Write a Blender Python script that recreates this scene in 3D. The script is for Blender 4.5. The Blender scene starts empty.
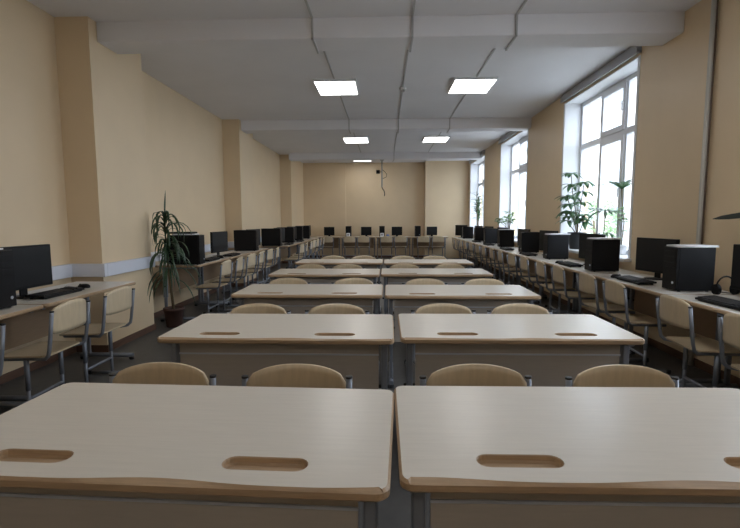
import bpy, bmesh, math, random
from mathutils import Vector, Matrix

C = bpy.context.scene.collection
PI = math.pi
random.seed(7)

# ------------------------------------------------------------------ camera
F_PX, PITCH, YAW, ROLL, CAM_H = 460.0, 0.0974, -0.0328, -0.0035, 1.3394
cam_d = bpy.data.cameras.new('camera')
cam_d.sensor_fit = 'HORIZONTAL'
cam_d.sensor_width = 36.0
cam_d.lens = F_PX / 740.0 * 36.0
cam_d.clip_start = 0.02
cam_d.clip_end = 300
cam = bpy.data.objects.new('camera', cam_d)
C.objects.link(cam)
cp, sp, cy, sy = math.cos(PITCH), math.sin(PITCH), math.cos(YAW), math.sin(YAW)
fw = Vector((sy * cp, cy * cp, -sp))
rt = Vector((cy, -sy, 0))
up = rt.cross(fw)
r2 = rt * math.cos(ROLL) + up * math.sin(ROLL)
u2 = up * math.cos(ROLL) - rt * math.sin(ROLL)
m = Matrix((r2, u2, -fw)).transposed().to_4x4()
m.translation = (0, 0, CAM_H)
cam.matrix_world = m
bpy.context.scene.camera = cam

# ------------------------------------------------------------------ world, exposure
SKY = 9.0
PANEL = 12.0
sc = bpy.context.scene
sc.view_settings.view_transform = 'Standard'
sc.view_settings.look = 'None'
sc.view_settings.gamma = 1
sc.view_settings.use_curve_mapping = False
sc.view_settings.exposure = -0.33
w = bpy.data.worlds.new('overcast_sky')
sc.world = w
w.use_nodes = True
bg = w.node_tree.nodes['Background']
bg.inputs['Color'].default_value = (0.81, 0.89, 1.05, 1)
bg.inputs['Strength'].default_value = SKY

XL, XR, CEIL, YB, YF = -3.16, 2.82, 3.27, 16.1, -2.6
WIN = [(1.45, 3.55), (5.40, 7.50), (9.38, 11.48), (13.35, 15.45)]
SILL, HEAD = 0.88, 3.13
for k, (a, b) in enumerate(WIN):       # daylight portals: only guide sky sampling
    ld = bpy.data.lights.new('sky_portal', 'AREA')
    ld.shape = 'RECTANGLE'
    ld.size, ld.size_y = HEAD - SILL, b - a
    ld.cycles.is_portal = True
    lo = bpy.data.objects.new('sky_portal', ld)
    lo.location = (XR + 0.48, (a + b) / 2, (SILL + HEAD) / 2)
    lo.rotation_euler = (0, PI / 2, 0)
    C.objects.link(lo)


# ------------------------------------------------------------------ materials
def mat(name, col, rough=0.6, metal=0.0, noise=0.0, nscale=8.0, stretch=(1, 1, 1), bump=0.0, spec=0.5, emit=None, coat=0.0):
    mt = bpy.data.materials.new(name)
    mt.use_nodes = True
    nt = mt.node_tree
    b = nt.nodes['Principled BSDF']
    b.inputs['Roughness'].default_value = rough
    b.inputs['Metallic'].default_value = metal
    b.inputs['Specular IOR Level'].default_value = spec
    b.inputs['Base Color'].default_value = (*col, 1)
    if coat:
        b.inputs['Coat Weight'].default_value = coat
        b.inputs['Coat Roughness'].default_value = 0.25
    if emit:
        b.inputs['Emission Color'].default_value = (*emit[0], 1)
        b.inputs['Emission Strength'].default_value = emit[1]
    if noise or bump:
        tc = nt.nodes.new('ShaderNodeTexCoord')
        mp = nt.nodes.new('ShaderNodeMapping')
        mp.inputs['Scale'].default_value = stretch
        nz = nt.nodes.new('ShaderNodeTexNoise')
        nz.inputs['Scale'].default_value = nscale
        nz.inputs['Detail'].default_value = 5
        nt.links.new(tc.outputs['Object'], mp.inputs['Vector'])
        nt.links.new(mp.outputs['Vector'], nz.inputs['Vector'])
        if noise:
            mr = nt.nodes.new('ShaderNodeMapRange')
            mr.inputs['From Min'].default_value = 0.3
            mr.inputs['From Max'].default_value = 0.7
            mr.inputs['To Min'].default_value = 1 - noise
            mr.inputs['To Max'].default_value = 1 + noise
            mx = nt.nodes.new('ShaderNodeVectorMath')
            mx.operation = 'SCALE'
            mx.inputs[0].default_value = col
            nt.links.new(nz.outputs['Fac'], mr.inputs['Value'])
            nt.links.new(mr.outputs['Result'], mx.inputs['Scale'])
            nt.links.new(mx.outputs['Vector'], b.inputs['Base Color'])
        if bump:
            bp = nt.nodes.new('ShaderNodeBump')
            bp.inputs['Strength'].default_value = bump
            bp.inputs['Distance'].default_value = 0.01
            nt.links.new(nz.outputs['Fac'], bp.inputs['Height'])
            nt.links.new(bp.outputs['Normal'], b.inputs['Normal'])
    return mt


M = {
    'wall': mat('peach_paint', (0.75, 0.59, 0.39), 0.43, noise=0.02, nscale=3, bump=0.05),
    'ceil': mat('white_ceiling_paint', (0.81, 0.80, 0.82), 0.85, noise=0.02, nscale=2),
    'floor': mat('grey_linoleum', (0.085, 0.083, 0.082), 0.45, noise=0.12, nscale=14),
    'base': mat('brown_baseboard', (0.13, 0.07, 0.045), 0.5, noise=0.15, nscale=6, stretch=(1, 1, 10)),
    'lam': mat('pale_birch_laminate', (0.655, 0.61, 0.54), 0.30, noise=0.035, nscale=5, stretch=(1.5, 22, 22), coat=0.15),
    'edge': mat('varnished_board_edge', (0.43, 0.30, 0.185), 0.4, noise=0.12, nscale=6, stretch=(2, 30, 30)),
    'panel': mat('beige_panel', (0.42, 0.38, 0.335), 0.5, noise=0.03, nscale=6, stretch=(2, 20, 20)),
    'wpanel': mat('brown_beech_panel', (0.33, 0.22, 0.13), 0.5, noise=0.08, nscale=6, stretch=(2, 20, 20)),  # beige panel with the shade under the wall desks put into its brown
    'ply': mat('varnished_birch_plywood', (0.60, 0.485, 0.325), 0.38, noise=0.06, nscale=5, stretch=(14, 2, 2), coat=0.2),
    'metal': mat('grey_powder_coat', (0.23, 0.25, 0.29), 0.4, metal=0.3),
    'dmetal': mat('dark_plastic_cap', (0.02, 0.02, 0.022), 0.5),
    'rail': mat('pale_metal_rail', (0.55, 0.59, 0.66), 0.35, metal=0.3),
    'black': mat('black_case', (0.008, 0.008, 0.009), 0.5, spec=0.2),
    'gloss': mat('black_bezel', (0.008, 0.008, 0.009), 0.4, spec=0.2),
    'screen': mat('dark_screen', (0.008, 0.009, 0.011), 0.35, spec=0.3),
    'key': mat('dark_keycaps', (0.018, 0.018, 0.02), 0.5),
    'white': mat('white_plastic', (0.78, 0.79, 0.82), 0.4),
    'trunk': mat('white_trunking', (0.70, 0.72, 0.79), 0.4),
    'reveal': mat('white_reveal_paint', (0.80, 0.81, 0.83), 0.6),
    'pvc': mat('white_pvc_frame', (0.74, 0.75, 0.79), 0.35),
    'paper': mat('white_paper', (0.82, 0.82, 0.84), 0.8),
    'grey': mat('grey_trim', (0.36, 0.36, 0.37), 0.5),
    'conduit': mat('pale_conduit', (0.46, 0.45, 0.44), 0.5),
    'pipe': mat('painted_pipe', (0.58, 0.55, 0.50), 0.4),
    'dpipe': mat('brown_cable', (0.12, 0.075, 0.05), 0.5),
    'leaf': mat('green_leaf', (0.055, 0.13, 0.05), 0.4, noise=0.25, nscale=9),
    'leaf_dark': mat('dark_green_leaf', (0.028, 0.062, 0.028), 0.4, noise=0.2, nscale=9),
    'leaf_light': mat('light_green_leaf', (0.17, 0.27, 0.11), 0.45, noise=0.25, nscale=9),
    'leaf_black': mat('blackish_green_leaf', (0.014, 0.018, 0.011), 0.55, noise=0.2, nscale=9, spec=0.25),
    'stem': mat('brown_stem', (0.14, 0.10, 0.05), 0.8, noise=0.3, nscale=20),
    'pot': mat('terracotta_pot', (0.085, 0.04, 0.03), 0.7, noise=0.1, nscale=10),
    'dpot': mat('dark_plant_pot', (0.02, 0.022, 0.022), 0.6),
    'wpot': mat('white_plant_pot', (0.7, 0.7, 0.7), 0.4),
    'soil': mat('potting_soil', (0.03, 0.02, 0.014), 0.9, noise=0.3, nscale=30),
    'light': mat('lit_diffuser', (0.9, 0.9, 0.9), 0.6, emit=((1.0, 0.985, 0.965), PANEL)),
    'asphalt': mat('yard_paving', (0.42, 0.42, 0.41), 0.9, noise=0.1, nscale=4),
    'facade': mat('pale_facade', (0.72, 0.67, 0.62), 0.9, noise=0.05, nscale=2),
    'dglass': mat('dark_window_glass', (0.38, 0.42, 0.46), 0.15),
    'blue': mat('blue_plastic', (0.16, 0.22, 0.42), 0.4),
}
gm = bpy.data.materials.new('window_glass')
gm.use_nodes = True
nt = gm.node_tree
nt.nodes.clear()
go = nt.nodes.new('ShaderNodeOutputMaterial')
mx = nt.nodes.new('ShaderNodeMixShader')
tr = nt.nodes.new('ShaderNodeBsdfTransparent')
tr.inputs['Color'].default_value = (0.94, 0.96, 0.95, 1)
gl = nt.nodes.new('ShaderNodeBsdfGlossy')
gl.inputs['Roughness'].default_value = 0.03
mx.inputs[0].default_value = 0.05
nt.links.new(tr.outputs[0], mx.inputs[1])
nt.links.new(gl.outputs[0], mx.inputs[2])
nt.links.new(mx.outputs[0], go.inputs[0])
M['glass'] = gm


# ------------------------------------------------------------------ mesh helpers
class MB:
    def __init__(self):
        self.bm = bmesh.new()

    def box(self, x0, x1, y0, y1, z0, z1, mi=0, rot=None, piv=(0, 0, 0)):
        ps = [(x0, y0, z0), (x1, y0, z0), (x1, y1, z0), (x0, y1, z0), (x0, y0, z1), (x1, y0, z1), (x1, y1, z1), (x0, y1, z1)]
        if rot is not None:
            pv = Vector(piv)
            ps = [rot @ (Vector(p) - pv) + pv for p in ps]
        v = [self.bm.verts.new(p) for p in ps]
        for f in ((0, 3, 2, 1), (4, 5, 6, 7), (0, 1, 5, 4), (1, 2, 6, 5), (2, 3, 7, 6), (3, 0, 4, 7)):
            self.bm.faces.new([v[i] for i in f]).material_index = mi
        return self

    def loops(self, rings, cap0=True, cap1=True, mi=0, smooth=False):
        vr = [[self.bm.verts.new(p) for p in r] for r in rings]
        n = len(vr[0])
        for a, b in zip(vr, vr[1:]):
            for i in range(n):
                f = self.bm.faces.new((a[i], a[(i + 1) % n], b[(i + 1) % n], b[i]))
                f.material_index = mi
                f.smooth = smooth
        if cap0:
            self.bm.faces.new(vr[0][::-1]).material_index = mi
        if cap1:
            self.bm.faces.new(vr[-1]).material_index = mi
        return self

    def tube(self, pts, r, seg=8, mi=0, flat=1.0):
        pts = [Vector(p) for p in pts]
        rs = r if isinstance(r, (list, tuple)) else [r] * len(pts)
        rings = []
        prev = None
        for i, p in enumerate(pts):
            d = (pts[min(i + 1, len(pts) - 1)] - pts[max(i - 1, 0)]).normalized()
            if prev is None:
                ref = Vector((0, 0, 1)) if abs(d.z) < 0.9 else Vector((0, 1, 0))
                a = d.cross(ref).normalized()
            else:
                a = (prev - d * prev.dot(d)).normalized()
            prev = a
            b = d.cross(a)
            rings.append([p + a * (math.cos(t) * rs[i]) + b * (math.sin(t) * rs[i] * flat) for t in [2 * PI * k / seg for k in range(seg)]])
        return self.loops(rings, mi=mi, smooth=True)

    def lathe(self, prof, cx=0, cy=0, seg=20, mi=0):
        rings = [[(cx + r * math.cos(2 * PI * k / seg), cy + r * math.sin(2 * PI * k / seg), z) for k in range(seg)] for r, z in prof]
        return self.loops(rings, mi=mi, smooth=True)

    def strip(self, pts, widths, side, th=0.0015, mi=0, fold=0.25):
        """a leaf blade: V-folded closed strip of thickness th along pts"""
        n = len(pts)
        rings = []
        for i, p in enumerate(pts):
            p = Vector(p)
            d = (Vector(pts[min(i + 1, n - 1)]) - Vector(pts[max(i - 1, 0)])).normalized()
            s = (side - d * side.dot(d))
            s = s.normalized() if s.length > 1e-4 else Vector((1, 0, 0))
            nrm = s.cross(d).normalized()
            hw = max(widths[i], 0.0006) / 2
            t = nrm * th
            rings.append([p - s * hw + nrm * hw * fold, p - t, p + s * hw + nrm * hw * fold, p + t])
        return self.loops(rings, mi=mi, smooth=False)

    def build(self, name, mats, parent=None, bevel=0.0, seg=1, loc=None):
        bm = self.bm
        bmesh.ops.recalc_face_normals(bm, faces=bm.faces)
        if bevel:
            es = [e for e in bm.edges if len(e.link_faces) == 2 and e.calc_face_angle(0) > 0.6]
            bmesh.ops.bevel(bm, geom=es, offset=bevel, segments=seg, affect='EDGES', profile=0.5, clamp_overlap=True)
        me = bpy.data.meshes.new(name)
        bm.to_mesh(me)
        bm.free()
        for x in (mats if isinstance(mats, (list, tuple)) else [mats]):
            me.materials.append(x)
        o = bpy.data.objects.new(name, me)
        C.objects.link(o)
        if parent is not None:
            o.parent = parent
        if loc:
            o.location = loc
        return o


def thing(name, label, cat, loc=(0, 0, 0), rz=0.0, group=None):
    o = bpy.data.objects.new(name, None)
    o.empty_display_size = 0.1
    C.objects.link(o)
    o.location = loc
    o.rotation_euler = (0, 0, rz)
    return tag(o, label, cat, group)


def tag(o, label, cat, group=None):
    o['label'] = label
    o['category'] = cat
    if group:
        o['group'] = group
    return o


def struct(o):
    o['kind'] = 'structure'
    return o


def dup(root, loc, rz, label, group=None):
    r = root.copy()
    C.objects.link(r)
    r.location = loc
    r.rotation_euler = (0, 0, rz)
    r['label'] = label
    if group:
        r['group'] = group
    for ch in list(root.children):
        c = ch.copy()
        C.objects.link(c)
        c.parent = r
        for g in list(ch.children):
            d = g.copy()
            C.objects.link(d)
            d.parent = c
    return r


class Stock:
    """first use places the original, later uses place copies"""
    def __init__(self, proto):
        self.p, self.used = proto, False

    def put(self, loc, rz, label, group=None):
        if not self.used:
            self.used = True
            o = self.p
            o.location = loc
            o.rotation_euler = (0, 0, rz)
            o['label'] = label
            if group:
                o['group'] = group
            return o
        return dup(self.p, loc, rz, label, group)


ORD = ['first', 'second', 'third', 'fourth', 'fifth', 'sixth', 'seventh', 'eighth', 'ninth', 'tenth',
       'eleventh', 'twelfth', 'thirteenth', 'fourteenth', 'fifteenth', 'sixteenth', 'seventeenth', 'eighteenth', 'nineteenth', 'twentieth']

# ------------------------------------------------------------------ room shell
struct(MB().box(XL - 0.3, XR + 0.4, YF - 0.2, YB + 0.3, -0.2, 0).build('floor', M['floor']))
struct(MB().box(XL - 0.3, XR + 0.4, YF - 0.2, YB + 0.3, CEIL, CEIL + 0.2).build('ceiling', M['ceil']))
PX = -2.83
PIL = [(4.50, 5.46), (9.05, 10.0), (13.95, YB)]
b = MB().box(XL - 0.25, XL, YF - 0.2, YB + 0.3, 0, CEIL)
for a, c in PIL:
    b.box(XL - 0.01, PX, a, c, 0, CEIL)
struct(b.build('wall_left', M['wall']))
b = MB().box(XL, XR, YB, YB + 0.25, 0, CEIL)
b.box(1.36, XR, YB - 0.36, YB + 0.01, 0, CEIL)
b.box(PX, -1.36, YB - 0.05, YB + 0.01, 0, CEIL)
struct(b.build('wall_back', M['wall']))
struct(MB().box(XL, XR, YF - 0.2, YF, 0, CEIL).build('wall_front', M['wall']))
XO = XR + 0.42
b = MB().box(XR, XO, YF - 0.2, YB + 0.3, 0, SILL - 0.04).box(XR, XO, YF - 0.2, YB + 0.3, HEAD, CEIL)
ys = [YF - 0.2] + [v for ab in WIN for v in ab] + [YB + 0.3]
for i in range(0, len(ys), 2):
    b.box(XR, XO, ys[i], ys[i + 1], SILL - 0.04, HEAD)
struct(b.build('wall_right', M['wall']))
# baseboards
b = MB()
yy = YF
for a, c in PIL:
    b.box(XL, XL + 0.015, yy, a, 0, 0.07).box(XL, PX + 0.015, a - 0.015, a, 0, 0.07).box(PX, PX + 0.015, a, c + 0.015, 0, 0.07)
    yy = c
struct(b.build('baseboard_left', M['base']))
struct(MB().box(PX + 0.02, 1.34, YB - 0.065, YB - 0.05, 0, 0.07).build('baseboard_back', M['base']))
struct(MB().box(XR - 0.015, XR, YF, YB - 0.38, 0, 0.07).build('baseboard_right', M['base']))
# ceiling beams
BEAM = [(4.62, 4.97), (9.17, 9.52), (13.68, 14.03)]
for k, (a, c) in enumerate(BEAM):
    struct(MB().box(PX + 0.0, XR, a, c, 3.08, CEIL + 0.01).build('trim_%d' % (k + 1), M['ceil'], bevel=0.012, seg=2))

# windows
for k, (a, c) in enumerate(WIN):
    wn = bpy.data.objects.new('window_%d' % (k + 1), None)
    C.objects.link(wn)
    wn.location = (XR, a, SILL)
    struct(wn)
    W, H, D = c - a, HEAD - SILL, 0.33
    t = 0.012
    b = MB().box(0.0, D, 0, t, 0, H).box(0.0, D, W - t, W, 0, H).box(0.0, D, t, W - t, H - t, H)
    b.box(-0.006, 0.0, -0.035, t, 0.0, H).box(-0.006, 0.0, W - t, W + 0.035, 0.0, H)
    b.build('reveal', M['reveal'], wn)
    MB().box(-0.10, D - 0.01, -0.06, W + 0.06, -0.04, -0.002).build('window_sill', M['white'], wn, bevel=0.008, seg=2)
    f0, f1 = D - 0.08, D - 0.005     # frame depth in x
    fr = 0.055
    y0, y1 = t + 0.001, W - t - 0.001
    z0, z1 = 0.0, H - t - 0.001
    zt = 1.57                        # transom
    ym = [y0, y0 + (y1 - y0) / 3, y0 + 2 * (y1 - y0) / 3, y1]
    b = MB().box(f0, f1, y0, y1, z0, z0 + fr).box(f0, f1, y0, y1, z1 - fr, z1)
    b.box(f0, f1, y0, y0 + fr, z0 + fr, z1 - fr).box(f0, f1, y1 - fr, y1, z0 + fr, z1 - fr)
    for v in ym[1:3]:
        b.box(f0, f1, v - fr / 2, v + fr / 2, z0 + fr, z1 - fr)
    b.box(f0 + 0.002, f1 - 0.002, y0 + fr, y1 - fr, zt - 0.045, zt + 0.035)
    b.build('window_frame', M['pvc'], wn)
    for i in range(3):
        for (za, zb, upper) in ((z0 + fr, zt - 0.045, False), (zt + 0.035, z1 - fr, True)):
            ya, yb = ym[i] + fr / 2 + (fr / 2 if i == 0 else 0), ym[i + 1] - fr / 2 - (fr / 2 if i == 2 else 0)
            if i == 1:                # opening sashes in the middle bay
                s = 0.055
                sb = MB().box(f0 - 0.018, f0 + 0.04, ya - 0.012, yb + 0.012, za - 0.012, za + s).box(f0 - 0.018, f0 + 0.04, ya - 0.012, yb + 0.012, zb - s, zb + 0.012)
                sb.box(f0 - 0.018, f0 + 0.04, ya - 0.012, ya + s, za + s, zb - s).box(f0 - 0.018, f0 + 0.04, yb - s, yb + 0.012, za + s, zb - s)
                so = sb.build('sash', M['pvc'], wn)
                MB().box(f0 + 0.008, f0 + 0.016, ya + s - 0.004, yb - s + 0.004, za + s - 0.004, zb - s + 0.004).build('pane', M['glass'], so)
                MB().box(f0 - 0.05, f0 - 0.018, ya + 0.012, ya + 0.03, (za + zb) / 2 - 0.06, (za + zb) / 2 + 0.06).build('handle', M['white'], so, bevel=0.004)
            else:
                MB().box(f0 + 0.035, f0 + 0.043, ya - 0.004, yb + 0.004, za - 0.004, zb + 0.004).build('pane', M['glass'], wn)
    # curtain rail above the opening
    rl = MB().box(XR - 0.045, XR - 0.003, a - 0.05, c + 0.05, HEAD + 0.03, CEIL - 0.002).box(XR - 0.06, XR - 0.045, a - 0.05, c + 0.05, HEAD + 0.012, CEIL - 0.04)
    where = ['above the window just outside the right frame edge', 'above the nearest visible window with the big palms', 'above the middle window', 'above the farthest window by the back wall'][k]
    tag(rl.build('curtain_rail', M['grey']), 'grey curtain rail ' + where, 'curtain rail', 'curtain rails')

# outside
struct(MB().box(XO + 0.5, 90, -40, 120, -1.2, -1.0).build('ground', M['asphalt']))
bl = thing('apartment_building', 'pale plastered building outside seen through the windows', 'building', (24, 44, -1))
MB().box(-5, 6, -8, 34, 0, 15).build('wall', M['facade'], bl)
for i in range(8):
    for j in range(4):
        wb = MB().box(-5.05, -4.99, -6 + i * 5, -4.2 + i * 5, 1.4 + j * 3.4, 3.4 + j * 3.4)
        wb.build('window', M['dglass'], bl)
for n, (tx, ty, h, lab) in enumerate([(12.5, 28.0, 3.6, 'leafy tree outside the nearest window seen low through the glass'), (15.5, 40.0, 4.0, 'leafy tree outside farther along the yard behind the palms')]):
    tr_ = thing('leafy_tree', lab, 'tree', (tx, ty, -1))
    MB().tube([(0, 0, 0), (0.05, 0, 1.2), (0, 0.1, 2.2)], [0.14, 0.11, 0.06]).build('trunk', M['stem'], tr_)
    b = MB()
    for q in range(900):
        u, v, r = random.uniform(0, 2 * PI), random.uniform(-1, 1), random.uniform(0.4, 1) ** 0.5
        s = math.sqrt(1 - v * v)
        p = Vector((1.6 * r * s * math.cos(u), 1.6 * r * s * math.sin(u), h - 1.4 + 1.4 * r * v))
        d = Vector((random.uniform(-1, 1), random.uniform(-1, 1), random.uniform(-.8, .4))).normalized()
        sd = d.orthogonal().normalized()
        b.strip([p, p + d * 0.1, p + d * 0.2], [0.02, 0.12, 0.01], sd, 0.004)
    b.build('foliage', M['leaf_light'], tr_)

# ------------------------------------------------------------------ left wall cable trunking, pipe, ceiling fittings
b = MB()
z0, z1, d = 0.775, 0.905, 0.05
segs = []
yy = YF
for a, c in PIL[:2]:
    b.box(XL + 0.001, XL + d, yy + 0.001, a - 0.001, z0, z1)
    b.box(XL + d, PX + d, a - d, a - 0.001, z0, z1)
    b.box(PX + 0.001, PX + d, a - 0.001, c, z0, z1)
    yy = c
b.box(XL + 0.001, XL + d, yy + 0.001, PIL[2][0] - 0.001, z0, z1)
tag(b.build('cable_trunking', M['trunk'], bevel=0.004), 'white plastic cable trunking running along the left wall above the desks', 'cable trunking')

pp = thing('heating_pipe', 'pale painted vertical pipe on the right wall near the camera', 'pipe', (XR - 0.026, 4.19, 0))
MB().tube([(0, 0, 0.0), (0, 0, CEIL - 0.001)], 0.022, 12).build('pipe', M['pipe'], pp)
MB().tube([(0.005, -0.032, 0.76), (0.005, -0.030, 1.5), (0.003, -0.035, 2.1), (0.005, -0.030, CEIL - 0.002)], 0.007, 8).build('cable', M['dpipe'], pp)


def conduit(x, ys_, label, jog=0.0):
    b = MB()
    for i, (a, c, on) in enumerate(ys_):
        zt = 3.08 if on == 'b' else CEIL
        b.box(x - 0.010, x + 0.010, a, c, zt - 0.011, zt - 0.0005)
    for (a, c) in BEAM[:3]:
        if a < ys_[-1][1]:
            b.box(x - 0.010, x + 0.010, a - 0.016, a - 0.0005, 3.08 - 0.016, CEIL - 0.001)
            if c < ys_[-1][1]:
                b.box(x - 0.010, x + 0.010, c + 0.0005, c + 0.016, 3.08 - 0.016, CEIL - 0.001)
    tag(b.build('cable_conduit', M['conduit']), label, 'conduit', 'ceiling conduits')


def path(y0, y1):
    out, p = [], y0
    for a, c in BEAM:
        if a > y1:
            break
        out += [(p, a - 0.016, 'c'), (a - 0.016, c + 0.016, 'b')]
        p = c + 0.016
    if p < y1:
        out.append((p, y1, 'c'))
    return out


def path_gap(x0):  # leave room for the light panels the conduit feeds
    res = []
    for a, c, on in path(0.5, 13.6):
        if on == 'c':
            cuts = [(l0, l1) for l0, l1 in ((2.08, 2.84), (6.53, 7.29), (10.99, 11.77)) if a < l0 < c]
            p = a
            for l0, l1 in cuts:
                res.append((p, l0, on))
                p = l1
            res.append((p, c, on))
        else:
            res.append((a, c, on))
    return res


conduit(0.262, path(0.5, 15.9), 'thin pale conduit along the middle of the ceiling past the smoke detector')
conduit(-0.70, path_gap(0), 'thin pale conduit feeding the left row of ceiling lights')
conduit(1.25, path_gap(0), 'thin pale conduit feeding the right row of ceiling lights')

dt = thing('smoke_detector', 'small round white smoke detector in the middle of the ceiling', 'smoke detector', (0.262, 6.98, CEIL - 0.017))
MB().lathe([(0.052, -0.001), (0.055, -0.015), (0.045, -0.03)], seg=20).build('base', M['white'], dt)
MB().lathe([(0.028, -0.0305), (0.028, -0.05), (0.018, -0.058)], seg=16).build('sensor', M['grey'], dt)

LAB_L = ['lit ceiling panel over the nearest desks on the left, above the frame', 'lit ceiling panel over the nearest desks on the right, above the frame', 'lit ceiling panel behind the camera on the left', 'lit ceiling panel behind the camera on the right',  # unseen pairs added at the lamp spacing to brighten the desk fronts
         'square lit ceiling panel on the left, nearest the camera', 'square lit ceiling panel on the right, nearest the camera',
         'lit ceiling panel in the left row, second from the camera', 'lit ceiling panel in the right row, second from the camera',
         'smallest lit ceiling panel, far left near the back wall']
for n, (x, y, ly) in enumerate([(-0.70, 2.46, 0.72), (1.25, 2.46, 0.72), (-0.70, -1.95, 0.72), (1.25, -1.95, 0.72), (-0.70, 6.91, 0.72), (1.25, 6.91, 0.72), (-0.70, 11.38, 0.74), (1.22, 11.38, 0.74), (-0.74, 15.1, 0.62)]):
    t = thing('ceiling_light', LAB_L[n], 'light', (x, y, CEIL), 0, 'ceiling light panels')
    hw, hl = 0.30, ly / 2
    b = MB().box(-hw, hw, -hl, -hl + 0.018, -0.035, -0.001).box(-hw, hw, hl - 0.018, hl, -0.035, -0.001)
    b.box(-hw, -hw + 0.018, -hl + 0.018, hl - 0.018, -0.035, -0.001).box(hw - 0.018, hw, -hl + 0.018, hl - 0.018, -0.035, -0.001)
    b.build('frame', M['white'], t)
    MB().box(-hw + 0.018, hw - 0.018, -hl + 0.018, hl - 0.018, -0.032, -0.004).build('diffuser', M['light'], t)

t = thing('projector_mount', 'thin projector mount pole hanging from the far ceiling beam with loose cable', 'projector mount', (-0.09, 13.85, 3.08))
MB().box(-0.06, 0.06, -0.06, 0.06, -0.012, -0.001).build('ceiling_plate', M['grey'], t)
MB().tube([(0, 0, -0.012), (0, 0, -0.80)], 0.018, 8).build('pole', M['grey'], t)
MB().box(-0.17, -0.06, -0.06, 0.06, -0.40, -0.30).box(-0.06, 0.0, -0.012, 0.012, -0.36, -0.34).build('camera_box', M['black'], t, bevel=0.01)
MB().tube([(0, 0.0, -0.80), (0.015, 0, -0.84), (0.06, 0, -0.90), (0.08, 0, -0.98), (0.075, 0, -1.06)], 0.014, 6).build('cable', M['dmetal'], t)
MB().tube([(0.0, 0, -0.28), (0.08, 0, -0.34), (0.14, 0, -0.42), (0.13, 0, -0.50), (0.02, 0, -0.55)], 0.008, 6).build('cable', M['dmetal'], t)


# ------------------------------------------------------------------ desks
def outline(W, D, inset, r=0.03, wave=0.0, n=48):
    """rounded rectangle, counter-clockwise; front edge (-y) gets a wavy inset"""
    x0, x1, y0, y1 = -W / 2 + inset, W / 2 - inset, -D / 2 + inset, D / 2 - inset
    pts = []

    def arc(cx_, cy_, a0):
        for k in range(6):
            a = a0 + PI / 2 * k / 5
            pts.append((cx_ + r * math.cos(a), cy_ + r * math.sin(a)))
    arc(x0 + r, y0 + r, PI)
    for k in range(1, n):
        pts.append((x0 + r + (x1 - x0 - 2 * r) * k / n, y0))
    arc(x1 - r, y0 + r, 1.5 * PI)
    arc(x1 - r, y1 - r, 0)
    arc(x0 + r, y1 - r, PI / 2)
    if wave:
        out = []
        for (x, y) in pts:
            if y < y0 + 0.004:
                s = 0.5 + 0.5 * math.sin(x / W * 2 * PI * 2.0 + 0.9)
                y = y + wave * s ** 1.5
            out.append((x, y))
        pts = out
    return pts


def stadium(cx_, cy_, w_, h_, n=8):
    r = h_ / 2
    pts = []
    for k in range(n + 1):
        a = -PI / 2 + PI * k / n
        pts.append((cx_ + w_ / 2 - r + r * math.cos(a), cy_ + r * math.sin(a)))
    for k in range(n + 1):
        a = PI / 2 + PI * k / n
        pts.append((cx_ - w_ / 2 + r + r * math.cos(a), cy_ + r * math.sin(a)))
    return pts


def make_top(W, D, slots, parent, wave):
    bm = bmesh.new()
    ztop, zb = 0.75, 0.722
    o0 = [bm.verts.new((x, y, ztop)) for x, y in outline(W, D, 0.006, 0.028, wave)]
    o1 = [bm.verts.new((x, y, ztop - 0.007)) for x, y in outline(W, D, 0.0, 0.032)]
    o2 = [bm.verts.new((x, y, zb + 0.006)) for x, y in outline(W, D, 0.0, 0.032)]
    o3 = [bm.verts.new((x, y, zb)) for x, y in outline(W, D, 0.006, 0.028)]
    n = len(o0)
    for a, b_ in ((o0, o1), (o1, o2), (o2, o3)):
        for i in range(n):
            f = bm.faces.new((a[i], a[(i + 1) % n], b_[(i + 1) % n], b_[i]))
            f.material_index = 1
    bm.faces.new(o3[::-1]).material_index = 1
    edges = [bm.edges.get((o0[i], o0[(i + 1) % n])) for i in range(n)]
    for s in slots:
        sv = [bm.verts.new((x, y, ztop)) for x, y in stadium(*s)]
        edges += [bm.edges.new((sv[i], sv[(i + 1) % len(sv)])) for i in range(len(sv))]
        lo = [bm.verts.new((x, y, ztop - 0.003)) for x, y in stadium(s[0], s[1], s[2] - 0.004, s[3] - 0.004)]
        for i in range(len(sv)):
            f = bm.faces.new((sv[i], sv[(i + 1) % len(sv)], lo[(i + 1) % len(sv)], lo[i]))
            f.material_index = 1
    r = bmesh.ops.triangle_fill(bm, edges=edges, use_beauty=True, use_dissolve=False, normal=(0, 0, 1))
    bmesh.ops.recalc_face_normals(bm, faces=bm.faces)
    me = bpy.data.meshes.new('tabletop')
    bm.to_mesh(me)
    bm.free()
    me.materials.append(M['lam'])
    me.materials.append(M['edge'])
    o = bpy.data.objects.new('tabletop', me)
    C.objects.link(o)
    o.parent = parent
    for s in slots:
        rings = []
        for ins, z in ((0.004, ztop - 0.003), (0.006, ztop - 0.014), (0.016, ztop - 0.020)):
            rings.append([(x, y, z) for x, y in stadium(s[0], s[1], s[2] - ins, s[3] - ins)])
        t_ = MB()
        t_.loops(rings, cap0=False, cap1=True).build('pen_tray', M['edge'], parent)['label'] = 'brown recessed pen tray'
    return o


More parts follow.
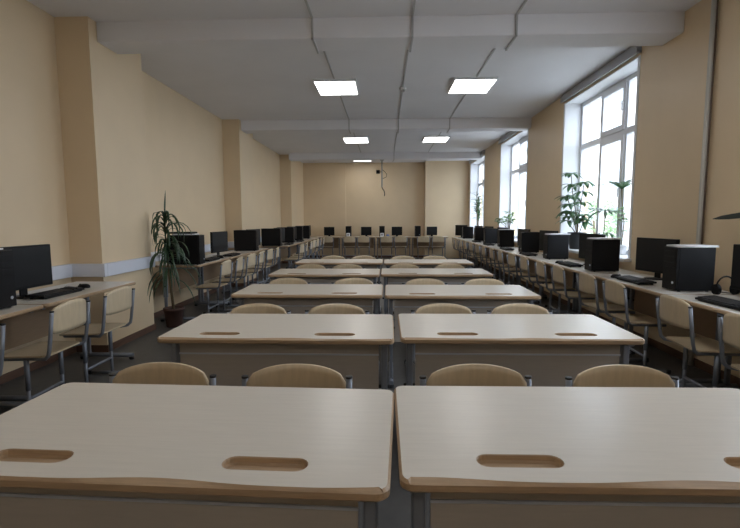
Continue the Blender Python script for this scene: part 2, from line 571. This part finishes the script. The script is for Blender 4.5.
def make_desk(name, W, D, slots, panel, wave, z_lo=0.36):
    """user side is +y, modesty panel on the -y side"""
    t = thing(name, 'desk', 'desk')
    make_top(W, D, slots, t, wave)
    cx_ = W / 2 - 0.05
    py = -D / 2 + 0.10
    MB().box(-cx_ + 0.03, cx_ - 0.03, py, py + 0.016, z_lo, 0.700).build('modesty_panel', panel, t)
    MB().box(-cx_ + 0.028, cx_ - 0.028, py - 0.006, py - 0.0005, 0.640, 0.648).build('panel_rail', M['rail'], t)
    MB().box(-cx_ + 0.02, cx_ - 0.02, py + 0.03, py + 0.06, 0.69, 0.7215).build('under_rail', M['metal'], t)
    for s in (-1, 1):
        x = s * cx_
        b = MB()
        b.box(x - 0.016, x + 0.016, py - 0.010, py + 0.045, 0.32, 0.71)
        b.box(x - 0.012, x + 0.012, py - 0.002, py + 0.037, 0.06, 0.32)
        b.box(x - 0.018, x + 0.018, -D / 2 + 0.05, D / 2 - 0.06, 0.70, 0.7215)
        lg = b.build('leg', M['metal'], t, bevel=0.006, seg=2)
        MB().tube([(x, -D / 2 + 0.04, 0.04), (x, D / 2 - 0.05, 0.04)], 0.02, 10).box(x - 0.016, x + 0.016, py - 0.002, py + 0.037, 0.045, 0.065).build('foot', M['metal'], lg)
        for yy_ in (-D / 2 + 0.055, D / 2 - 0.065):
            MB().lathe([(0.022, 0.001), (0.024, 0.02), (0.018, 0.026)], x, yy_, 12).build('foot_cap', M['dmetal'], lg)
        MB().tube([(x - 0.03, py + 0.018, 0.47), (x + 0.03, py + 0.018, 0.47)], 0.010, 8).build('clamp_knob', M['dmetal'], lg)
    return t


DW, DD = 1.20, 0.609
centre = Stock(make_desk('school_desk', DW, DD, [(-0.305, -DD / 2 + 0.098, 0.212, 0.062), (0.295, -DD / 2 + 0.098, 0.212, 0.062)], M['panel'], 0.016))
ROWS = [((-0.578, 1.272, -0.038), (0.633, 1.291, 0.004)), ((-0.552, 2.521, -0.008), (0.678, 2.54, -0.002)), ((-0.62, 3.844, -0.005), (0.60, 3.813, -0.008)),
        ((-0.658, 5.159, -0.003), (0.555, 5.19, -0.008)), ((-0.631, 6.492, -0.006), (0.585, 6.44, 0.0))]
RN = ['nearest row', 'second row', 'third row', 'fourth row', 'farthest row']
for i, row in enumerate(ROWS):
    for j, (x, y, a) in enumerate(row):
        centre.put((x, y, 0), a, 'pale birch two-seat school desk with pen trays, %s, %s of the aisle gap' % (RN[i], ['left', 'right'][j]), 'school desks in the middle')

DWW, DWD = 1.190, 0.60
wdesk = Stock(make_desk('computer_desk', DWW, DWD, [], M['wpanel'], 0.006))
XDL, XDR = -2.685, 2.465


def wall_desk(x, y, rz, label, group, st=wdesk):
    return st.put((x, y, 0), rz, label, group)


for n, y in enumerate([3.72, 2.52]):
    wall_desk(XDL, y, -PI / 2, ['birch computer desk at left wall ending at the first pilaster, with mouse', 'birch computer desk at the left edge of the photo under the tower'][n], 'desks along the left wall')
for n, y in enumerate([6.45, 7.65, 8.85]):
    wall_desk(XDL - 0.02, y, -PI / 2, ['birch computer desk at left wall beside the tall floor plant', 'middle birch computer desk between the two left pilasters', 'birch computer desk in front of the second left pilaster'][n], 'desks along the left wall')
for n, y in enumerate([10.65, 11.85, 13.05, 14.25]):
    wall_desk(-2.44, y, -PI / 2, 'birch computer desk in the far left run, %s beyond the second pilaster' % ORD[n], 'desks along the left wall')
for n in range(4):
    wall_desk(-2.10 + 1.195 * n, 15.43, PI, 'birch computer desk at the back wall, %s from the left' % ORD[n], 'desks along the back wall')
rdesk = Stock(make_desk('computer_desk', 1.396, DWD, [], M['wpanel'], 0.006))
for n in range(9):
    rdesk.put((XDR, 2.90 + 1.4 * n, 0), PI / 2, 'birch computer desk along the window wall, %s from the camera' % ORD[n], 'desks along the window wall')


# ------------------------------------------------------------------ chairs
def make_chair():
    """faces +y, backrest at -y"""
    t = thing('school_chair', 'chair', 'chair')
    # backrest: curved plywood with arched top
    W, zb, zt = 0.372, 0.59, 0.793
    n, mrow = 18, 8
    bm = bmesh.new()

    def P(i, j, back):
        u = -1 + 2 * i / n
        top = zb + (zt - zb) * (0.76 + 0.24 * max(0, 1 - abs(u) ** 2.4) ** 0.7)
        if abs(u) > 0.93:
            top -= 0.012 * ((abs(u) - 0.93) / 0.07)
        bot = zb + 0.018 * max(0, (abs(u) - 0.8) / 0.2) ** 2
        z = bot + (top - bot) * j / mrow
        y = -0.205 - 0.028 * (1 - u * u) - 0.10 * (z - zb) * 0.5
        return Vector((u * W / 2, y - (0.010 if back else 0), z))
    grid = [[[bm.verts.new(P(i, j, bk)) for j in range(mrow + 1)] for i in range(n + 1)] for bk in (0, 1)]
    for bk in (0, 1):
        for i in range(n):
            for j in range(mrow):
                f = bm.faces.new((grid[bk][i][j], grid[bk][i + 1][j], grid[bk][i + 1][j + 1], grid[bk][i][j + 1]))
                f.smooth = True
    for i in range(n):
        for j in (0, mrow):
            bm.faces.new((grid[0][i][j], grid[0][i + 1][j], grid[1][i + 1][j], grid[1][i][j]))
    for j in range(mrow):
        for i in (0, n):
            bm.faces.new((grid[0][i][j], grid[0][i][j + 1], grid[1][i][j + 1], grid[1][i][j]))
    b = MB()
    b.bm.free()
    b.bm = bm
    b.build('backrest', M['ply'], t)
    # seat
    bm = bmesh.new()
    ns = 12
    ol = []
    hw, fd, bd, r = 0.19, 0.19, -0.175, 0.05
    for (cx_, cy_, a0) in ((hw - r, fd - r, 0), (-hw + r, fd - r, PI / 2), (-hw + r, bd + r, PI), (hw - r, bd + r, 1.5 * PI)):
        for k in range(6):
            a = a0 + PI / 2 * k / 5
            ol.append((cx_ + r * math.cos(a), cy_ + r * math.sin(a)))

    def zf(y):
        return 0.452 - 0.018 * max(0, (y - 0.10) / 0.09) ** 2
    b = MB()
    b.bm.free()
    b.bm = bm
    b.loops([[(x, y, zf(y) - 0.011) for x, y in ol], [(x, y, zf(y)) for x, y in ol]])
    b.build('seat', M['ply'], t)
    # two side frames: back post bending under the seat, column, floor runner
    for s in (-1, 1):
        x = s * 0.168
        xo = s * 0.197
        b = MB()
        pts = [(xo, -0.232, 0.745), (xo, -0.214, 0.60), (xo, -0.20, 0.50), (xo, -0.19, 0.455), (xo * 0.98, -0.165, 0.432), (x, -0.12, 0.426), (x, 0.14, 0.424)]
        b.tube(pts, 0.0125, 8)
        sf = b.build('side_frame', M['metal'], t)
        MB().tube([(x, -0.02, 0.42), (x, -0.02, 0.21)], 0.016, 8).tube([(x, -0.02, 0.23), (x, -0.02, 0.03)], 0.0125, 8).build('leg', M['metal'], sf)
        MB().tube([(x, -0.20, 0.018), (x, 0.18, 0.018)], 0.0145, 8).build('floor_runner', M['metal'], sf)
        for yy_ in (-0.20, 0.18):
            MB().box(x - 0.018, x + 0.018, yy_ - 0.02, yy_ + 0.02, 0.001, 0.036).build('end_cap', M['dmetal'], sf, bevel=0.005)
        MB().tube([(xo, -0.232, 0.744), (xo, -0.2325, 0.752)], 0.0135, 8).build('post_cap', M['dmetal'], sf)
        MB().tube([(s * 0.165, -0.198, 0.70), (s * 0.158, -0.207, 0.70)], 0.007, 8).build('bolt', M['dmetal'], sf)
    MB().tube([(-0.168, -0.02, 0.15), (0.168, -0.02, 0.15)], 0.011, 8).build('crossbar', M['metal'], t)
    MB().tube([(-0.168, 0.10, 0.424), (0.168, 0.10, 0.424)], 0.010, 8).build('seat_rail', M['metal'], t)
    return t


chair = Stock(make_chair())
CXS = [(-0.856, -0.330, 0.345, 0.886), (-0.82, -0.317, 0.38, 0.87), (-0.91, -0.29, 0.37, 0.91), (-0.91, -0.455, 0.235, 0.79), (-0.78, -0.32, 0.27, 0.73)]
SIDE = ['far left', 'centre left', 'centre right', 'far right']
for i, row in enumerate(ROWS):
    for j in range(4):
        x, y, a = row[j // 2]
        back = y + DD / 2
        chair.put((CXS[i][j], back - 0.135 + random.uniform(-0.005, 0.01), 0), PI + random.uniform(-0.03, 0.03),
                  'birch plywood school chair behind the %s of middle desks, %s seat' % (RN[i], SIDE[j]), 'chairs at the middle desks')
for n, y in enumerate([2.30, 3.06, 3.66]):
    chair.put((-2.40, y, 0), PI / 2 + random.uniform(-0.08, 0.08), ['birch school chair at left frame edge mostly cut off', 'birch school chair at left wall in front of the keyboard', 'birch school chair at left wall beside the mouse and pilaster'][n], 'chairs along the left wall')
for n, y in enumerate([6.17, 6.73, 7.38, 7.93, 8.57, 9.13]):
    chair.put((-2.38, y, 0), PI / 2 + random.uniform(-0.12, 0.12), 'birch school chair at the left wall desks, %s beyond the tall plant' % ORD[n], 'chairs along the left wall')
for n, y in enumerate([10.37, 10.93, 11.57, 12.13, 12.77, 13.33, 13.98]):
    chair.put((-2.10, y, 0), PI / 2 + random.uniform(-0.12, 0.12), 'birch school chair in the far left run, %s beyond the second pilaster' % ORD[n], 'chairs along the left wall')
for n in range(8):
    x = -2.10 + 1.195 * (n // 2) + (-0.24 if n % 2 == 0 else 0.22)
    chair.put((x, 15.13 if n == 0 else 15.03, 0), random.uniform(-0.06, 0.06), 'birch school chair at the back wall desks, %s from the left' % ORD[n], 'chairs along the back wall')
ry = [2.62, 3.27, 4.12, 4.69, 5.46, 6.08, 6.81, 7.48, 8.2, 8.85, 9.6, 10.25, 11.0, 11.65, 12.4, 13.05, 13.8]
for n, y in enumerate(ry):
    chair.put((2.265, y, 0), -PI / 2 + random.uniform(-0.06, 0.06), 'birch school chair along the window wall, %s from the camera' % ORD[n], 'chairs along the window wall')


# ------------------------------------------------------------------ computers
def make_tower(D, H):
    """front faces -y"""
    t = thing('computer_tower', 'tower', 'computer')
    MB().box(-0.09, 0.09, -D / 2 + 0.02, D / 2, 0.008, H).build('case', M['black'], t, bevel=0.003)
    b = MB().box(-0.09, 0.09, -D / 2, -D / 2 + 0.0195, 0.010, H - 0.002)
    for k in range(3):
        b.box(-0.075, 0.075, -D / 2 - 0.003, -D / 2, H - 0.07 - 0.047 * k, H - 0.03 - 0.047 * k)
    b.build('front_panel', M['gloss'], t, bevel=0.002)
    MB().tube([(0.05, -D / 2 - 0.0001, 0.07), (0.05, -D / 2 - 0.005, 0.07)], 0.011, 10).build('power_button', M['rail'], t)
    for sx in (-1, 1):
        for sy_ in (-1, 1):
            MB().lathe([(0.012, 0.0005), (0.012, 0.008)], sx * 0.07, sy_ * (D / 2 - 0.04), 8).build('foot', M['dmetal'], t)
    return t


def make_monitor(W, H, zb=0.095):
    """screen faces -y"""
    t = thing('computer_monitor', 'monitor', 'monitor')
    MB().box(-W / 2, W / 2, 0, 0.035, zb, zb + H).box(-W / 2 + 0.08, W / 2 - 0.08, 0.035, 0.06, zb + 0.05, zb + H - 0.06).build('housing', M['gloss'], t, bevel=0.004)
    MB().box(-W / 2 + 0.014, W / 2 - 0.014, -0.0015, -0.0002, zb + 0.022, zb + H - 0.014).build('screen', M['screen'], t)
    MB().box(-0.035, 0.035, 0.0362, 0.05, 0.0118, zb + 0.049).build('stand_neck', M['gloss'], t, bevel=0.003)
    MB().lathe([(0.105, 0.001), (0.105, 0.007), (0.04, 0.0115)], 0, 0.03, 24).build('stand_base', M['gloss'], t)
    return t


def make_keyboard():
    t = thing('keyboard', 'keyboard', 'keyboard')
    rx = Matrix.Rotation(math.radians(4), 3, 'X')
    MB().box(-0.225, 0.225, -0.075, 0.075, 0.008, 0.022, rot=rx, piv=(0, -0.075, 0)).box(-0.20, 0.20, 0.05, 0.06, 0.001, 0.012).box(-0.20, 0.20, -0.07, -0.06, 0.001, 0.009).build('keyboard_base', M['black'], t, bevel=0.002)
    b = MB()
    for r in range(6):
        for c in range(21):
            if c in (15, 17) :
                continue
            x = -0.212 + c * 0.0203
            y = -0.063 + r * 0.0205
            b.box(x, x + 0.017, y, y + 0.017, 0.0222, 0.029, rot=rx, piv=(0, -0.075, 0))
    b.build('keys', M['key'], t)['kind'] = 'stuff'
    return t


def make_mouse():
    t = thing('computer_mouse', 'mouse', 'mouse')
    rings = []
    for z, s in ((0.001, 0.96), (0.010, 1.0), (0.020, 0.93), (0.029, 0.72), (0.034, 0.4)):
        rings.append([(0.031 * s * math.cos(2 * PI * k / 18), 0.055 * s * math.sin(2 * PI * k / 18) - (1 - s) * 0.012, z) for k in range(18)])
    MB().loops(rings, smooth=True).build('body', M['black'], t)
    MB().tube([(-0.004, 0.033, 0.029), (0.004, 0.033, 0.029)], 0.007, 10).build('wheel', M['dmetal'], t)
    MB().tube([(0, 0.052, 0.010), (0.01, 0.09, 0.004), (-0.01, 0.14, 0.004), (0.03, 0.19, 0.004), (0.09, 0.22, 0.004)], 0.002, 6).build('cable', M['dmetal'], t)
    return t


TOP = 0.7505
tw = Stock(make_tower(0.30, 0.355))
tw2 = Stock(make_tower(0.42, 0.39))
mon = Stock(make_monitor(0.50, 0.33, 0.065))
mons = Stock(make_monitor(0.35, 0.285, 0.045))
kb = Stock(make_keyboard())
ms = Stock(make_mouse())
G = dict(t='computer towers', m='monitors', k='keyboards', o='computer mice', p='papers on towers')


def paper_stack(x, y, z, rz, label, n=3, w_=0.20, l_=0.29):
    b = MB()
    for k in range(n):
        R = Matrix.Rotation(random.uniform(-0.12, 0.12), 3, 'Z')
        b.box(-w_ / 2, w_ / 2, -l_ / 2, l_ / 2, 0.0006 + k * 0.005, 0.005 + k * 0.005, rot=R)
    o = b.build('paper_stack', M['paper'])
    o.location = (x, y, z)
    o.rotation_euler = (0, 0, rz)
    return tag(o, label, 'papers', G['p'])


# window wall: towers with their broad side to the camera, fronts to the room
RT = [3.81, 5.22, 6.76, 8.08, 9.62, 11.0, 12.3, 13.75]
RXT = [2.47, 2.43, 2.48, 2.50, 2.50, 2.5, 2.52, 2.45]
for n, y in enumerate(RT):
    tw.put((RXT[n], y, TOP), -PI / 2, 'black computer tower on the window wall desks, %s from the camera' % ORD[n], G['t'])
    if n in (0, 1, 2, 4):
        paper_stack(RXT[n] + 0.02, y, TOP + 0.3555, PI / 2 + 0.1, 'white papers lying on the %s tower along the window wall' % ORD[n])
RM = [3.24] + [y + 0.70 for y in RT]
for n, y in enumerate(RM):
    mon.put((2.60 if n < 8 else 2.36, y, TOP), -PI / 2 + [0.10, 0.20, 0.15, 0.2, 0.12, 0.2, 0.15, 0.2, 0.6][n], 'black monitor on the window wall desks, %s from the camera' % ORD[n], G['m'])
    if n < 7:
        kb.put((2.31, [3.12, 4.30, 5.80][n] if n < 3 else y - 0.02, TOP), -PI / 2 + random.uniform(-0.08, 0.05), 'black keyboard on the window wall desks, %s from the camera' % ORD[n], G['k'])
        if n > 0:
            ms.put((2.30, ([3.12, 4.30, 5.80][n] if n < 3 else y - 0.02) + 0.32, TOP), -PI / 2, 'black mouse on the window wall desks, %s from the camera' % ORD[n - 1], G['o'])
pp_ = paper_stack(2.47, 4.75, TOP, 1.3, 'white sheet of paper lying between keyboard and monitor on window wall desk', 1)
pp_['group'] = 'loose papers on desks'

# left wall
tw2.put((-2.73, 2.94, TOP), PI / 2, 'black computer tower at the left frame edge in front of the near monitor', G['t'])
paper_stack(-2.74, 2.94, TOP + 0.3905, PI / 2, 'white papers on the tower at the left frame edge', 2)
mon.put((-2.745, 3.42, TOP), PI / 2 - 0.05, 'black monitor on the nearest left wall desk below the first pilaster', G['m'])
kb.put((-2.60, 3.52, TOP), PI / 2 - 0.02, 'black keyboard on the nearest left wall desk', G['k'])
ms.put((-2.63, 3.90, TOP), PI / 2, 'black mouse beside the keyboard on the nearest left wall desk', G['o'])
LT = [(-2.62, 5.98), (-2.62, 8.62)]
for n, (x, y) in enumerate(LT):
    tw2.put((x, y, TOP), PI / 2, ['black computer tower with papers beside the tall floor plant', 'black computer tower in front of the second left pilaster'][n], G['t'])
paper_stack(-2.62, 5.98, TOP + 0.3905, PI / 2 + 0.1, 'white papers on the tower beside the tall floor plant', 3)
bk = MB().box(-0.10, 0.10, -0.15, 0.15, 0.001, 0.022).build('black_folder', M['black'], bevel=0.003)
bk.location = (-2.66, 5.99, TOP + 0.3905 + 0.0165)
bk.rotation_euler = (0, 0, 1.5)
tag(bk, 'black folder on the papers on the tower beside the plant', 'folder')
mon.put((-2.66, 7.35, TOP), PI / 2 - 0.15, 'black monitor on left desks between the plant tower and the second tower', G['m'])
kb.put((-2.53, 6.55, TOP), PI / 2, 'black keyboard right of the tower beside the tall plant', G['k'])
kb.put((-2.50, 7.42, TOP), PI / 2, 'black keyboard in front of the monitor past the tall plant', G['k'])
ms.put((-2.52, 6.93, TOP), PI / 2, 'black mouse on left desk past the tall plant', G['o'])
mon.put((-2.62, 9.15, TOP), PI / 2 - 0.25, 'black monitor in front of the second left pilaster', G['m'])
for n, y in enumerate([10.10, 11.55, 13.95]):
    tw2.put((-2.50, y, TOP), PI / 2, 'black computer tower in the far left run, %s beyond the second pilaster' % ORD[n], G['t'])
    mon.put((-2.45, y + 0.60 if n < 2 else 14.55, TOP), PI / 2 - 0.25, 'black monitor in the far left run, %s beyond the second pilaster' % ORD[n], G['m'])
    if n < 2:
        kb.put((-2.25, y + 0.6, TOP), PI / 2, 'black keyboard in the far left run, %s beyond the second pilaster' % ORD[n], G['k'])
tw2.put((-2.50, 12.75, TOP), PI / 2, 'black computer tower in the far left run, between the two middle monitors', G['t'])

# back wall
for n, x in enumerate([-1.88, -0.63, 0.40, 1.57]):
    mons.put((x, 15.48, TOP), random.uniform(-0.05, 0.05), 'small black monitor at the back wall, %s from the left' % ORD[n], G['m'])
for n, x in enumerate([-1.22, -0.10, 1.09]):
    tw.put((x, 15.46, TOP), 0, 'black computer tower seen end-on at the back wall, %s from the left' % ORD[n], G['t'])
for n, x in enumerate([-1.22, -0.10]):
    t = thing('desk_speaker', 'small white desk speaker before the %s tower at the back wall' % ['left', 'middle'][n], 'speaker', (x, 15.24, TOP), 0, 'white desk speakers')
    MB().box(-0.06, 0.06, -0.045, 0.045, 0.001, 0.13).build('speaker_box', M['white'], t, bevel=0.015, seg=2)
    MB().tube([(0, -0.0455, 0.075), (0, -0.05, 0.075)], 0.032, 14).build('speaker_cone', M['grey'], t)
b = MB().lathe([(0.05, 0.001), (0.055, 0.04), (0.045, 0.075), (0.02, 0.09)], seg=16)
o = b.build('round_cup', M['blue'])
o.location = (0.09, 15.28, TOP)
tag(o, 'small blue rounded cup beside the middle white speaker at the back wall', 'cup')

# headphones on the window wall desk
t = thing('headphones', 'black headphones on window wall desk between the first tower and nearest monitor', 'headphones', (2.60, 3.565, TOP), 0.0)
MB().tube([(-0.07 * math.cos(a) * 1.05, 0, 0.045 + 0.10 * math.sin(a)) for a in [PI * k / 10 for k in range(11)]], 0.006, 6).build('headband', M['black'], t)
for s in (-1, 1):
    MB().tube([(s * 0.058, 0, 0.045), (s * 0.085, 0, 0.045)], [0.042, 0.038], 14).build('ear_cup', M['black'], t)
MB().tube([(0.075, 0, 0.01), (0.10, 0.05, 0.006), (0.04, 0.12, 0.006), (0.06, 0.2, 0.006)], 0.003, 6).build('cable', M['dmetal'], t)


# ------------------------------------------------------------------ plants
def blade(b, p, az, L, el, droop, wd, n=7, mi=0):
    pts, ws = [], []
    d = Vector((math.cos(az), math.sin(az), 0))
    side = Vector((-math.sin(az), math.cos(az), 0))
    pos, ang = Vector(p), el
    for k in range(n + 1):
        u = k / n
        pts.append(pos.copy())
        ws.append(wd * (0.45 + 0.9 * u if u < 0.5 else 0.9 * (1 - (2 * u - 1) ** 2) + 0.02))
        pos = pos + (d * math.cos(ang) + Vector((0, 0, math.sin(ang)))) * (L / n)
        ang -= droop / n
    b.strip(pts, ws, side, 0.0012, mi=mi)


def pot(t, r, h, matl, z=0):
    MB().lathe([(r * 0.72, z + 0.001), (r * 0.78, z + 0.01), (r * 0.97, z + h * 0.86), (r * 1.04, z + h * 0.86), (r * 1.04, z + h), (r * 0.93, z + h), (r * 0.9, z + h * 0.9)], seg=20).build('pot', matl, t)
    MB().lathe([(r * 0.86, z + h * 0.885), (r * 0.86, z + h * 0.905)], seg=16).build('soil', M['soil'], t)


# tall plant at the left wall, pot on the floor
t = thing('dracaena', 'tall floor plant with long drooping leaves beside the left pilaster', 'plant', (-2.66, 5.63, 0))
pot(t, 0.12, 0.24, M['pot'])
MB().tube([(0, 0, 0.2), (-0.03, 0.0, 0.55), (-0.05, -0.01, 0.9), (-0.06, -0.02, 1.30)], [0.018, 0.016, 0.013, 0.008], 8).build('stem', M['stem'], t)
b = MB()
for k in range(58):
    z = random.uniform(0.80, 1.36)
    az = random.uniform(-PI, 0.35) if k % 3 else random.uniform(-1.9, -0.5)
    sc_ = random.uniform(0.35, 0.62)
    if math.cos(az) < -0.2:
        sc_ *= 0.55
    if math.sin(az) > 0:
        sc_ *= 0.7
    blade(b, (-0.05, -0.015, z), az, sc_, random.uniform(0.7, 1.25), random.uniform(2.6, 3.3), random.uniform(0.024, 0.040))
blade(b, (-0.06, -0.02, 1.3), -0.5, 0.40, 1.5, 0.12, 0.028)
blade(b, (-0.06, -0.02, 1.28), -1.2, 0.34, 1.2, 1.5, 0.025)
for k in range(16):
    blade(b, (-0.04, 0, random.uniform(0.55, 0.95)), random.uniform(-2.2, 0.0), random.uniform(0.45, 0.68), 0.2, 1.8, 0.024)
for v in b.bm.verts:
    if v.co.x < -0.145:
        v.co.x = -0.145 - 0.15 * (0.145 + v.co.x) * 0.1
b.build('foliage', M['leaf_dark'], t)


def umbrella_rosette(b, c, n, L, wd, el=0.35, droop=1.1):
    for k in range(n):
        az = 2 * PI * k / n + random.uniform(-0.2, 0.2)
        blade(b, c, az, L * random.uniform(0.8, 1.1), el + random.uniform(-0.2, 0.25), droop * random.uniform(0.7, 1.2), wd)


SX = XR + 0.10
SZ = SILL - 0.0015
# leafy schefflera far side of nearest visible window
t = thing('schefflera', 'tall dark leafy plant on the nearest visible sill, left one against the reveal', 'plant', (SX - 0.02, 7.06, SZ))
pot(t, 0.13, 0.25, M['dpot'])
bs = MB()
b = MB()
stems = [[(0.02, 0.02, 0.22), (0.03, 0.12, 0.5), (-0.02, 0.18, 0.85), (-0.06, 0.16, 1.14)],
         [(0, 0, 0.22), (-0.03, 0.10, 0.5), (-0.08, 0.24, 0.80)],
         [(0, 0, 0.22), (-0.02, -0.08, 0.45), (-0.01, -0.14, 0.75), (0.0, -0.18, 0.98)],
         [(0.02, -0.02, 0.22), (0.0, -0.18, 0.38), (-0.02, -0.22, 0.50)],
         [(0, 0.02, 0.22), (-0.05, 0.2, 0.38), (-0.08, 0.24, 0.56)]]
for s in stems:
    bs.tube(s, 0.007, 6)
    for f, n_ in ((1.0, 10), (0.8, 8), (0.6, 7)):
        i = f * (len(s) - 1)
        k = min(int(i), len(s) - 2)
        c = Vector(s[k]).lerp(Vector(s[k + 1]), i - k)
        umbrella_rosette(b, c, n_, 0.21, 0.070, 0.3, 1.7)
bs.build('stem', M['stem'], t)
b.build('foliage', M['leaf'], t)

# umbrella palm in the middle of that window
t = thing('umbrella_palm', 'small palm with one spoke-like rosette on the nearest visible sill, middle one', 'plant', (SX - 0.05, 6.14, SZ))
pot(t, 0.10, 0.10, M['dpot'])
MB().tube([(0, 0, 0.08), (0.005, 0.01, 0.3), (0, 0, 0.56)], 0.006, 6).tube([(0.01, 0, 0.08), (0.03, -0.03, 0.2), (0.02, -0.05, 0.28)], 0.005, 6).build('stem', M['stem'], t)
b = MB()
umbrella_rosette(b, (0, 0, 0.56), 16, 0.31, 0.05, 0.2, 1.1)
umbrella_rosette(b, (0.02, -0.05, 0.27), 9, 0.2, 0.028, 0.1, 1.8)
b.build('foliage', M['leaf'], t)

# tall thin one right
t = thing('dragon_tree', 'slender plant with starry top rosette on the nearest visible sill, right one', 'plant', (SX + 0.06, 5.90, SZ))
pot(t, 0.075, 0.13, M['wpot'])
MB().tube([(0, 0, 0.10), (0.01, -0.02, 0.4), (0.0, 0.03, 0.66), (0, 0.06, 0.83)], 0.007, 6).build('stem', M['stem'], t)
b = MB()
umbrella_rosette(b, (0, 0.06, 0.83), 13, 0.34, 0.055, 0.7, 0.9)
b.build('foliage', M['leaf'], t)
b = MB()
for k in range(14):
    z = random.uniform(0.15, 0.62)
    blade(b, (0.005, 0, z), random.uniform(0, 2 * PI), random.uniform(0.10, 0.16), 0.5, 1.3, 0.055)
lo_ = b.build('lower_leaves', M['leaf_light'], t)

# middle window
t = thing('bushy_houseplant', 'light green bushy plant on the middle window sill', 'plant', (SX - 0.03, 10.85, SZ))
pot(t, 0.11, 0.14, M['wpot'])
bs = MB()
b = MB()
for k in range(16):
    az, el = random.uniform(0, 2 * PI), random.uniform(0.8, 1.5)
    L = random.uniform(0.25, 0.5)
    tip = Vector((math.cos(az) * math.cos(el) * L * 0.9, math.sin(az) * math.cos(el) * L * 1.2, 0.13 + L * math.sin(el)))
    if tip.x > 0.12:
        tip.x = 0.12
    bs.tube([(0, 0, 0.11), (tip.x * 0.4, tip.y * 0.4, 0.12 + (tip.z - 0.12) * 0.6), tip], 0.004, 5)
    for q in range(6):
        blade(b, tip, random.uniform(0, 2 * PI), random.uniform(0.10, 0.16), random.uniform(0, 0.9), 1.3, 0.06, n=5)
bs.build('stem', M['stem'], t)
b.build('foliage', M['leaf_light'], t)
# far window
t = thing('dracaena', 'tall narrow leafy plant on the farthest window sill', 'plant', (SX, 14.6, SZ))
pot(t, 0.12, 0.18, M['dpot'])
bs = MB()
b = MB()
for sx_, h in ((0.0, 1.15), (0.05, 0.75), (-0.05, 0.95), (-0.1, 1.3)):
    bs.tube([(sx_ * 0.4, sx_ * 0.4, 0.16), (sx_, sx_ * 2, h)], 0.008, 6)
    for q in range(26):
        f = random.uniform(0.35, 1)
        blade(b, (sx_ * (0.4 + 0.6 * f), sx_ * (0.4 + 1.6 * f), 0.16 + (h - 0.16) * f), random.uniform(0, 2 * PI), random.uniform(0.18, 0.30), random.uniform(0.5, 1.2), 1.5, 0.05)
bs.build('stem', M['stem'], t)
b.build('foliage', M['leaf'], t)

# plant on the sill of the window nearest the camera: one dark leaf reaches into the picture
t = thing('rubber_plant', 'plant reaching one long dark leaf in from the right frame edge', 'plant', (SX + 0.02, 3.25, SZ))
pot(t, 0.11, 0.18, M['dpot'])
MB().tube([(0, 0, 0.16), (-0.02, 0.02, 0.3), (-0.03, 0.03, 0.42)], 0.010, 8).build('stem', M['stem'], t)
b = MB()
pts = [Vector((2.91, 3.28, 1.29)), Vector((2.82, 3.36, 1.35)), Vector((2.73, 3.46, 1.362)), Vector((2.70, 3.58, 1.358)), Vector((2.70, 3.70, 1.348)), Vector((2.69, 3.80, 1.34)), Vector((2.68, 3.87, 1.330))]
base = Vector((SX + 0.02, 3.25, SZ))
b.strip([p - base for p in pts], [0.015, 0.035, 0.055, 0.06, 0.055, 0.038, 0.004], Vector((0.55, 0.0, 0.75)), 0.004, fold=0.1)
for k in range(7):
    blade(b, (-0.02, 0.02, 0.25 + 0.025 * k), -2.2 + 0.45 * k, 0.2, 0.9, 1.0, 0.07)
b.build('foliage', M['leaf_black'], t)
